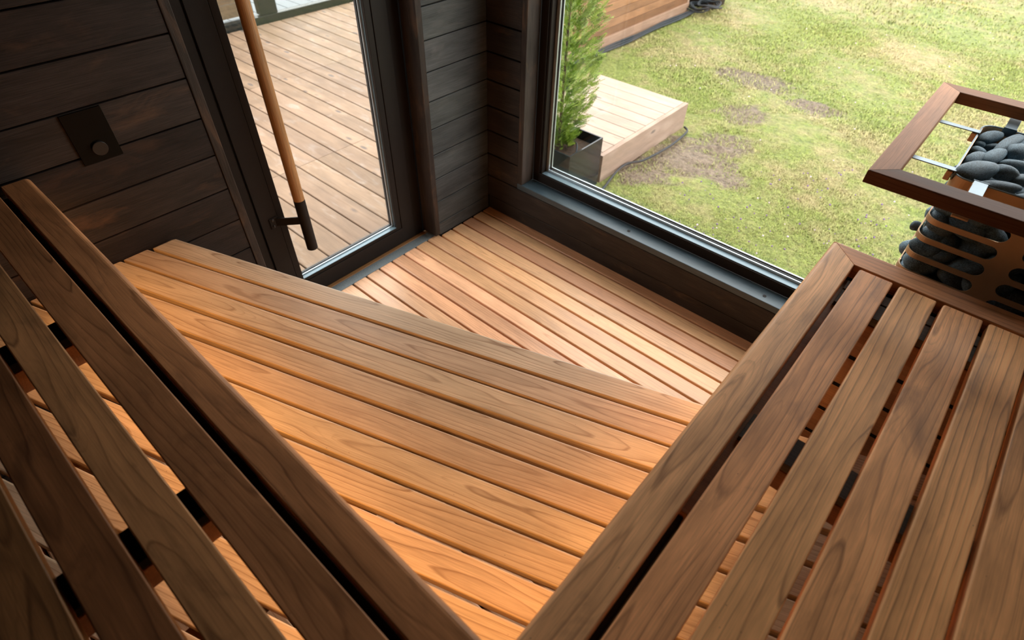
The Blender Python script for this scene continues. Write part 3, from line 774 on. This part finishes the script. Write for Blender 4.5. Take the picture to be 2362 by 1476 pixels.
for i, (cx, cy, ma, mi, ang, dz, lab) in enumerate(TOPS):
    z = 1.245 + dz; X_, Y_ = 2162 + cx * .1626, 240 + cy * .1626
    A = on_z(X_ + ma * .1626 * math.cos(math.radians(ang)), Y_ + ma * .1626 * math.sin(math.radians(ang)), z)
    B_ = on_z(X_ - ma * .1626 * math.cos(math.radians(ang)), Y_ - ma * .1626 * math.sin(math.radians(ang)), z)
    c = on_z(X_, Y_, z); dep = (WC @ (c - CAM)).z
    b = mi * .1626 * dep / F; L_ = (A - B_).length / 2
    yw = math.atan2((A - B_).y, (A - B_).x); ex = math.hypot(L_ * math.cos(yw), b * 1.05 * math.sin(yw)); ey = math.hypot(L_ * math.sin(yw), b * 1.05 * math.cos(yw))
    c.x = max(c.x, HX0 + .005 + ex * .93); c.y = max(c.y, HY0 + .005 + ey * .93); c.y = min(c.y, HY1 - .005 - ey * .93)
    stone(c, L_, b * 1.05, b * .92, math.atan2((A - B_).y, (A - B_).x), 0, 0, lab, None, i % 7)
G2 = 'stones filling the heater behind the top layer'
LB = 'dark rounded stone packed inside the slotted heater column'
for i in range(26):                                               # filler under and right of the top layer
    x = random.uniform(HX0 + .05, HX1 - .05); y = random.uniform(HY0 + .05, HY1 - .05)
    z = 1.19 if x < 2.36 else 1.225
    stone((x, y, z), random.uniform(.035, .048), random.uniform(.025, .033), random.uniform(.022, .028), random.uniform(0, PI), 0, 0, 'dark stone under the top layer of the heater', G2)
ORD = ['', 'first', 'second', 'third', 'fourth', 'fifth', 'sixth', 'seventh', 'eighth', 'ninth', 'tenth']
z = 1.165; row = 0
while z > .74:
    n_ = 20; made = {}
    for i in range(n_):
        s = PT * (i + .5 * (row % 2) + random.uniform(-.18, .18)) / n_
        x, y = peri(s)
        a = random.uniform(.038, .056); b = random.uniform(.027, .035)
        ins = max(.032, b + .006) + random.uniform(0, .014)
        x = min(max(x, HX0 + ins), HX1 - ins); y = min(max(y, HY0 + ins), HY1 - ins)
        sd = 'front' if abs(y - (HY0 + ins)) < .002 else 'rear' if abs(y - (HY1 - ins)) < .002 else 'left' if x < 2.2 else 'right'
        yaw = (0 if sd in ('front', 'rear') else PI / 2) + random.uniform(-.35, .35)
        o = stone((x, y, z + random.uniform(-.008, .008)), a, b, random.uniform(.025, .031), yaw, random.uniform(-.7, .7), random.uniform(-.4, .4), 'x', 'stones packed behind the slots of the heater')
        made.setdefault(sd, []).append((x if sd in ('front', 'rear') else y, o))
    for sd, lst in made.items():
        for q, (_, o) in enumerate(sorted(lst, key=lambda t: t[0])):
            o['label'] = '%s stone from the %s in the %s row behind the %s slots' % (ORD[q + 1], 'left' if sd in ('front', 'rear') else 'near end', ORD[row + 1] if row < 10 else 'lowest', sd)
    z -= .046; row += 1
# a few stones bulge out through the left side slots as in the photograph
for (px, py, r_) in ((2106, 519, .015),):
    d = ray(px, py); t_ = (HX0 - .004 - CAM.x) / d.x if abs(d.x) > 1e-6 else 0
    y_ = {519: -.45, 567: -.46}[py]; t_ = (y_ - CAM.y) / d.y; p = CAM + d * t_
    stone(p + Vector((.008, 0, 0)), r_, r_ * .9, r_ * .9, .3, 0, 0, 'small round stone poking out of a slot on the left edge of the heater', None)

# ================================================================== OUTSIDE
ZG = -.35
# ---- lawn
nx = 140; ny = 170; gx = np.linspace(-9, 9, nx); gy = np.concatenate([np.linspace(-12, .2, 12), np.linspace(.3, 16, ny - 12)])
GXX, GYY = np.meshgrid(gx, gy); md = mudness(GXX, GYY)
GZ = ZG + .012 * np.sin(GXX * 3.1 + GYY * 1.7) * np.sin(GYY * 2.3) + .010 * rng.standard_normal(GXX.shape) * (.3 + md) - .012 * md
V = np.stack([GXX.ravel(), GYY.ravel(), GZ.ravel()], 1)
Fc = [(j * nx + i, j * nx + i + 1, (j + 1) * nx + i + 1, (j + 1) * nx + i) for j in range(ny - 1) for i in range(nx - 1)]
me = mesh_from('lawn', V.tolist(), Fc, True, False)
ca = me.color_attributes.new('patch', 'FLOAT_COLOR', 'POINT'); mm = md.ravel()
ca.data.foreach_set('color', np.stack([mm, mm * 0, mm * 0, mm * 0 + 1], 1).ravel().astype(np.float32))
lawn = link('ground', me, LAWN, None, None, 'structure', 'patchy yellow-green lawn with muddy patches outside the window')
# blades: one object, nobody could count them
def blades(n, x0, x1, y0, y1, h0, h1, w):
    x = rng.uniform(x0, x1, n); y = rng.uniform(y0, y1, n)
    clump = np.sin(x * 9.1 + 2 * np.sin(y * 5.3)) * np.sin(y * 8.3 + 1.7 * np.sin(x * 6.1))
    keep = (rng.random(n) > mudness(x, y) * .85) & ~((x > -1.05) & (x < .05) & (y < 2.55)) & ~((x < -1.2) & (y < 2.6)) & ~((x < -1.6) & (y > 2.8) & (y < 5.7)) & (rng.random(n) < .72 + .28 * clump)
    x, y = x[keep], y[keep]; n = len(x)
    h = rng.uniform(h0, h1, n); az = rng.uniform(0, 2 * PI, n); lean = rng.uniform(.3, 1.5, n); w_ = w * rng.uniform(.6, 1.4, n)
    dx, dy = np.cos(az), np.sin(az)
    b = np.stack([x, y, np.full(n, ZG - .01)], 1); side = np.stack([-dy, dx, 0 * x], 1) * w_[:, None]
    mid = b + np.stack([dx * h * lean * .35, dy * h * lean * .35, h * .62], 1); tip = b + np.stack([dx * h * lean, dy * h * lean, h * (1.02 - .28 * lean)], 1)
    P = np.stack([b - side, b + side, mid + side * .8, mid - side * .8, tip], 1).reshape(-1, 3)
    return P, n
parts = [blades(250000, -1.3, 3.2, .3, 3.4, .010, .034, .0017), blades(170000, -2.6, 4.2, 3.4, 7.0, .016, .042, .0028), blades(60000, -3.5, 7, 7.0, 13, .025, .055, .005)]
P = np.concatenate([q[0] for q in parts]); nb = sum(q[1] for q in parts)
me = bpy.data.meshes.new('grass'); me.vertices.add(len(P)); me.vertices.foreach_set('co', P.ravel().astype(np.float32))
idx = (np.arange(nb)[:, None] * 5 + np.array([0, 1, 2, 0, 2, 3, 3, 2, 4])[None]).ravel()
me.loops.add(len(idx)); me.loops.foreach_set('vertex_index', idx.astype(np.int32))
me.polygons.add(nb * 3); me.polygons.foreach_set('loop_start', np.arange(0, nb * 9, 3).astype(np.int32)); me.update(calc_edges=True)
ca = me.color_attributes.new('patch', 'FLOAT_COLOR', 'POINT'); dry = (rng.random(nb) < .30).astype(float) * rng.random(nb); val = rng.random(nb)
ca.data.foreach_set('color', np.repeat(np.stack([dry * 0, dry, val, dry * 0 + 1], 1), 5, 0).ravel().astype(np.float32))
link('grass', me, BLADE, None, None, 'stuff', 'short green and straw-coloured grass growing on the lawn', 'grass')
# clover heads
def heads(name, n, mat, lab, region):
    bm = bmesh.new()
    for _ in range(n):
        px, py = random.uniform(*region[0]), random.uniform(*region[1]); p = on_z(px, py, ZG + .04)
        if mudness(p.x, p.y) > .3: continue
        bmesh.ops.create_icosphere(bm, subdivisions=1, radius=random.uniform(.004, .008), matrix=Matrix.Translation(p + Vector((0, 0, random.uniform(-.01, .015)))))
    me = bpy.data.meshes.new(name); bm.to_mesh(me); bm.free()
    link(name, me, mat, None, None, 'stuff', lab, 'flowers')
heads('violet_flowers', 110, VIOLET, 'tiny violet flower heads scattered in the lawn near the window', ((1560, 2060), (380, 600)))
heads('clover_flowers', 60, STEP, 'tiny pinkish white clover heads scattered in the lawn', ((1480, 2300), (60, 590)))

# ---- deck outside the door
deck = box('deck', (-4.21, -6.0, -.35), (-1.25, 2.5, -.085), SHADOW, None, 0, label='large terrace of pale knotty pine deck boards outside the glass door', cat='deck')
box('deck_base', (-1.249, -6.0, -.35), (-.175, .16, -.085), SHADOW, deck, 0)
y = -2.73 - .15 * 21
while y < 2.45:
    xr = -.178 if y + .145 < .17 else -1.26
    cuts_ = [-4.2, -2.774, -1.353, xr] if xr > -1.2 else [-4.2, -2.774, xr]
    for a, b in zip(cuts_[:-1], cuts_[1:]):
        c = .92 + .16 * random.random()
        board('deck_board', fr((a + .0015, y + .0725, -.05), (1, 0, 0), (0, 1, 0)), b - a - .003, .1405, .028, DECK, deck, color=(c, c * .99, c * (.96 + .06 * random.random())), r=(.001, .001, .005, .005), re=(.001, .001), n=2)
    y += .15
# ---- glass pavilion beyond the deck
pav = empty('glass_pavilion', (-4.6, 1.4, 0), None, 'glass-walled pavilion with a dark base rail at the far edge of the terrace', 'pavilion')
box('base_rail', (-4.30, -6.0, -.06), (-4.22, 2.10, .018), OLIVE, pav, .003)
box('post', (-4.34, .99, .02), (-4.25, 1.19, 2.4), OLIVE, pav, .003)
box('post', (-4.32, 2.02, .02), (-4.22, 2.12, 2.4), OLIVE, pav, .003)
for k in range(18): board('wall_board', fr((-4.40, -6.0, .08 + .132 * k), (0, 1, 0), (0, 0, 1)), 6.99, .128, .02, CLAD, pav, color=(.75, .95, 1.05), r=(.001,) * 4)
box('pane', (-4.255, -6.0, .02), (-4.25, .985, 2.4), GLASS, pav, 0)
box('pane', (-4.255, 1.195, .02), (-4.25, 2.02, 2.4), GLASS, pav, 0)
for k in range(30): board('floor_board', fr((-9.3, .3 + .165 * k, .0), (1, 0, 0), (0, 1, 0)), 4.96, .158, .03, PALE, pav, r=(.001, .001, .004, .004))
# ---- low wooden platform on the lawn
pl = empty('platform', (-.5, 1.9, ZG), None, 'low pale wooden step platform on the lawn behind the planter', 'platform')
ZP = -.121
ys_ = [1.225, 1.272, 1.427, 1.580, 1.735, 1.889, 2.041, 2.199, 2.350, 2.527]
for a, b in zip(ys_[:-1], ys_[1:]):
    board('deck_board', fr((-.905, (a + b) / 2, ZP), (1, 0, 0), (0, 1, 0)), .897, b - a - .006, .026, PLAT, pl, color=(1.04,) * 3, r=(.001, .001, .003, .003), n=2)
board('side_board', fr((.033, 1.222, ZP - .113 + .0), (0, 1, 0), (0, 0, 1)), 1.309, .226, .038, PLAT, pl, color=(.90, .84, .82), r=(.002,) * 4)
board('side_board', fr((-.906, 2.53, ZP - .113), (-1, 0, 0), (0, 0, 1)) @ Matrix.Translation((-.90, 0, 0)), .90, .21, .022, PLAT, pl, color=(.9, .85, .82), r=(.002,) * 4)
board('side_board', fr((-.906, 1.224, ZP - .127), (1, 0, 0), (0, 0, 1)), .90, .19, .022, PLAT, pl, color=(.9, .85, .82), r=(.002,) * 4)
# ---- planter with conifer
pt = empty('planter', (-.2, .99, ZG), None, 'glossy black square planter holding the conifer by the window corner', 'planter')
link('pot', (lambda: (lambda bm: (bmesh.ops.solidify(bm, geom=bm.faces[:], thickness=-.018), bmesh.ops.recalc_face_normals(bm, faces=bm.faces), bm)[-1])(
    (lambda bm: ([bm.faces.new([bm.verts.new(v) for v in q]) for q in (
        [(-.37, .79, ZG), (.03, .79, ZG), (.03, .79, .04), (-.37, .79, .04)], [(.03, .79, ZG), (.03, 1.19, ZG), (.03, 1.19, .04), (.03, .79, .04)],
        [(.03, 1.19, ZG), (-.37, 1.19, ZG), (-.37, 1.19, .04), (.03, 1.19, .04)], [(-.37, 1.19, ZG), (-.37, .79, ZG), (-.37, .79, .04), (-.37, 1.19, .04)],
        [(-.37, .79, ZG), (-.37, 1.19, ZG), (.03, 1.19, ZG), (.03, .79, ZG)])], bmesh.ops.remove_doubles(bm, verts=bm.verts, dist=1e-5), bm)[-1])(bmesh.new())))() and None, None, pt)
bm = bmesh.new()
for q in ([(-.37, .79, ZG), (.03, .79, ZG), (.03, .79, .04), (-.37, .79, .04)], [(.03, .79, ZG), (.03, 1.19, ZG), (.03, 1.19, .04), (.03, .79, .04)],
          [(.03, 1.19, ZG), (-.37, 1.19, ZG), (-.37, 1.19, .04), (.03, 1.19, .04)], [(-.37, 1.19, ZG), (-.37, .79, ZG), (-.37, .79, .04), (-.37, 1.19, .04)],
          [(-.37, .79, ZG), (-.37, 1.19, ZG), (.03, 1.19, ZG), (.03, .79, ZG)]):
    bm.faces.new([bm.verts.new(v) for v in q])
bmesh.ops.remove_doubles(bm, verts=bm.verts, dist=1e-5); bmesh.ops.recalc_face_normals(bm, faces=bm.faces)
me = bpy.data.meshes.new('pot'); bm.to_mesh(me); bm.free()
for o in [q for q in bpy.data.objects if q.parent == pt]: bpy.data.objects.remove(o)
pot = link('pot', me, PLANTM, pt); mo = pot.modifiers.new('t', 'SOLIDIFY'); mo.thickness = .016; mo.offset = -1
box('soil', (-.352, .808, -.2), (.012, 1.172, -.03), SOIL, pt, .004)
hose = smooth_path([(-.14, 1.06, -.028), (-.10, 1.03, .015), (-.05, .98, .028), (-.01, .92, .010), (.0, .88, -.028)], 6)
link('hose', tube_mesh(hose, .006, 8), CABLE, None, None, None, 'thin grey hose looping on the soil of the planter', 'hose')
tree = empty('conifer', (-.22, .99, -.03), None, 'slender green thuja conifer growing out of the black planter', 'conifer')
link('trunk', tube_mesh([(-.22, .99, -.06), (-.215, .985, .5), (-.22, .99, 1.2), (-.22, .99, 1.9)], [.012, .009, .006, .003], 8), BARK, tree)
# foliage sprays: flat fans of short leaf scales on little branches
Vt, Ft = [], []
def spray(p, d, L, w):
    d = d.normalized(); up = Vector((0, 0, 1)); s = d.cross(up).normalized(); nrm = (s * random.uniform(-1, 1) + up * random.uniform(.2, 1)).normalized()
    s = d.cross(nrm).normalized()
    def leaf(a, dirn, l, ww):
        b = a + dirn * l; sd = dirn.cross(nrm).normalized() * ww; i = len(Vt)
        m_ = a + dirn * l * .5 + nrm * l * random.uniform(-.1, .15)
        Vt.extend([a - sd * .5, a + sd * .5, m_ + sd, b, m_ - sd]); Ft.extend([(i, i + 1, i + 2, i + 4), (i + 4, i + 2, i + 3)])
    n_ = 5
    for k in range(n_):
        t = k / n_; a = p + d * L * t
        leaf(a, (d + nrm * .1).normalized(), L / n_ * 1.3, w * .5)
        for sg in (-1, 1):
            ll = L * .42 * (1 - t * .75); dd = (d * .75 + s * sg * .75).normalized()
            for q in range(3): leaf(a + dd * ll * q / 3, (dd + d * .25 * q).normalized(), ll / 3 * 1.25, w * .5)
for _ in range(4700):
    z = random.uniform(-.02, 1.95); t = (z + .02) / 1.97
    R_ = (.10 + .19 * math.sin(min(1, t * 3.2) * PI / 2)) * (1 - max(0, t - .25) * .80)
    a = random.uniform(0, 2 * PI); rr = R_ * .85 * random.random() ** .8
    p = Vector((-.22 + rr * math.cos(a), .99 + rr * math.sin(a), z))
    spray(p, Vector((math.cos(a), math.sin(a), random.uniform(.3, 1.2))), random.uniform(.04, .085), random.uniform(.0035, .006))
fo = link('foliage', mesh_from('foliage', Vt, Ft), LEAF, tree); fo['kind'] = 'stuff'
# ---- black cable on the lawn
cpts = [(1380, 447), (1395, 430), (1410, 410), (1425, 390), (1448, 377), (1480, 371), (1510, 357), (1545, 337), (1572, 316), (1585, 302), (1579, 293)]
pts = [on_z(x, y, ZG + .035) for x, y in cpts]; pts = [p if p.x > .05 else Vector((.055, p.y, p.z)) for p in pts]
link('cable', tube_mesh(smooth_path(pts, 8), .0095, 10), CABLE, None, None, None, 'dark cable curving over the lawn in front of the pale platform', 'cable')
# ---- timber cabin with plinth
cab = empty('cabin', (-2.2, 4.4, ZG), None, 'brown timber cabin wall with a pale plinth board on the lawn edge', 'cabin')
board('plinth_board', fr((-1.64, 2.75, -.285), (0, 1, 0), (0, 0, 1)), 2.92, .11, .04, PLAT, cab, color=(.85, .70, .60), r=(.003,) * 4, re=(.02, .02))
for k in range(16):
    c = (1.0, .97, .95) if k % 3 else (1.35, 1.3, 1.2)
    if k == 0: c = (.6, .55, .5)  # lowest board darkened to paint the shadow line above the plinth
    board('cladding_board', fr((-1.665, 2.75, -.19 + .088 * k), (0, 1, 0), (0, 0, 1)), 2.90, .084, .02, CLAD, cab, color=c, r=(.001, .001, .003, .003), n=2)
box('wall_core', (-3.4, 2.76, ZG), (-1.69, 5.64, 1.25), SHADOW, cab, 0)
board('corner_board', fr((-1.66, 5.655, -.24), (0, 0, 1), (0, -1, 0)), 1.5, .05, .06, PLAT, cab, color=(.8, .66, .56), r=(.002,) * 4)
# cables along the plinth and the coil
for k, (dx, zz) in enumerate(((0.0, .012), (.035, .012), (.065, .010))):
    pts = [(-1.60 + dx + .012 * math.sin(i * 1.3 + k), 2.9 + .25 * i, ZG + zz + .02) for i in range(12)]
    link('cable', tube_mesh(smooth_path(pts, 4), .012, 8), CABLE, None, None, None, 'black cable lying along the foot of the cabin, ' + ['nearest the plinth', 'in the middle of three', 'outermost of three'][k], 'cable', 'cables at the cabin foot')
coil = []
for q in range(24 * 6):
    k = q / 24; r0 = .15 + .03 * math.sin(k * 2.3)
    coil.append(Vector((-1.62 + .04 * k + r0 * math.cos(q * PI / 12), 5.80 + .02 * math.sin(k * 3) + r0 * 1.15 * math.sin(q * PI / 12), ZG + .03 + .018 * k + .012 * math.sin(q * PI / 4 + k))))
link('cable', tube_mesh(coil, .010, 8), CABLE, None, None, None, 'black cable coiled up on the grass at the cabin corner', 'cable')
bx = empty('equipment_box', (-1.7, 6.12, ZG), None, 'black rectangular box standing on the lawn past the cabin corner', 'box')
box('case', (-2.0, 5.97, ZG), (-1.44, 6.33, -.02), DARKM, bx, .01)
box('lid', (-2.01, 5.96, -.019), (-1.43, 6.34, .03), PLANTM, bx, .006)
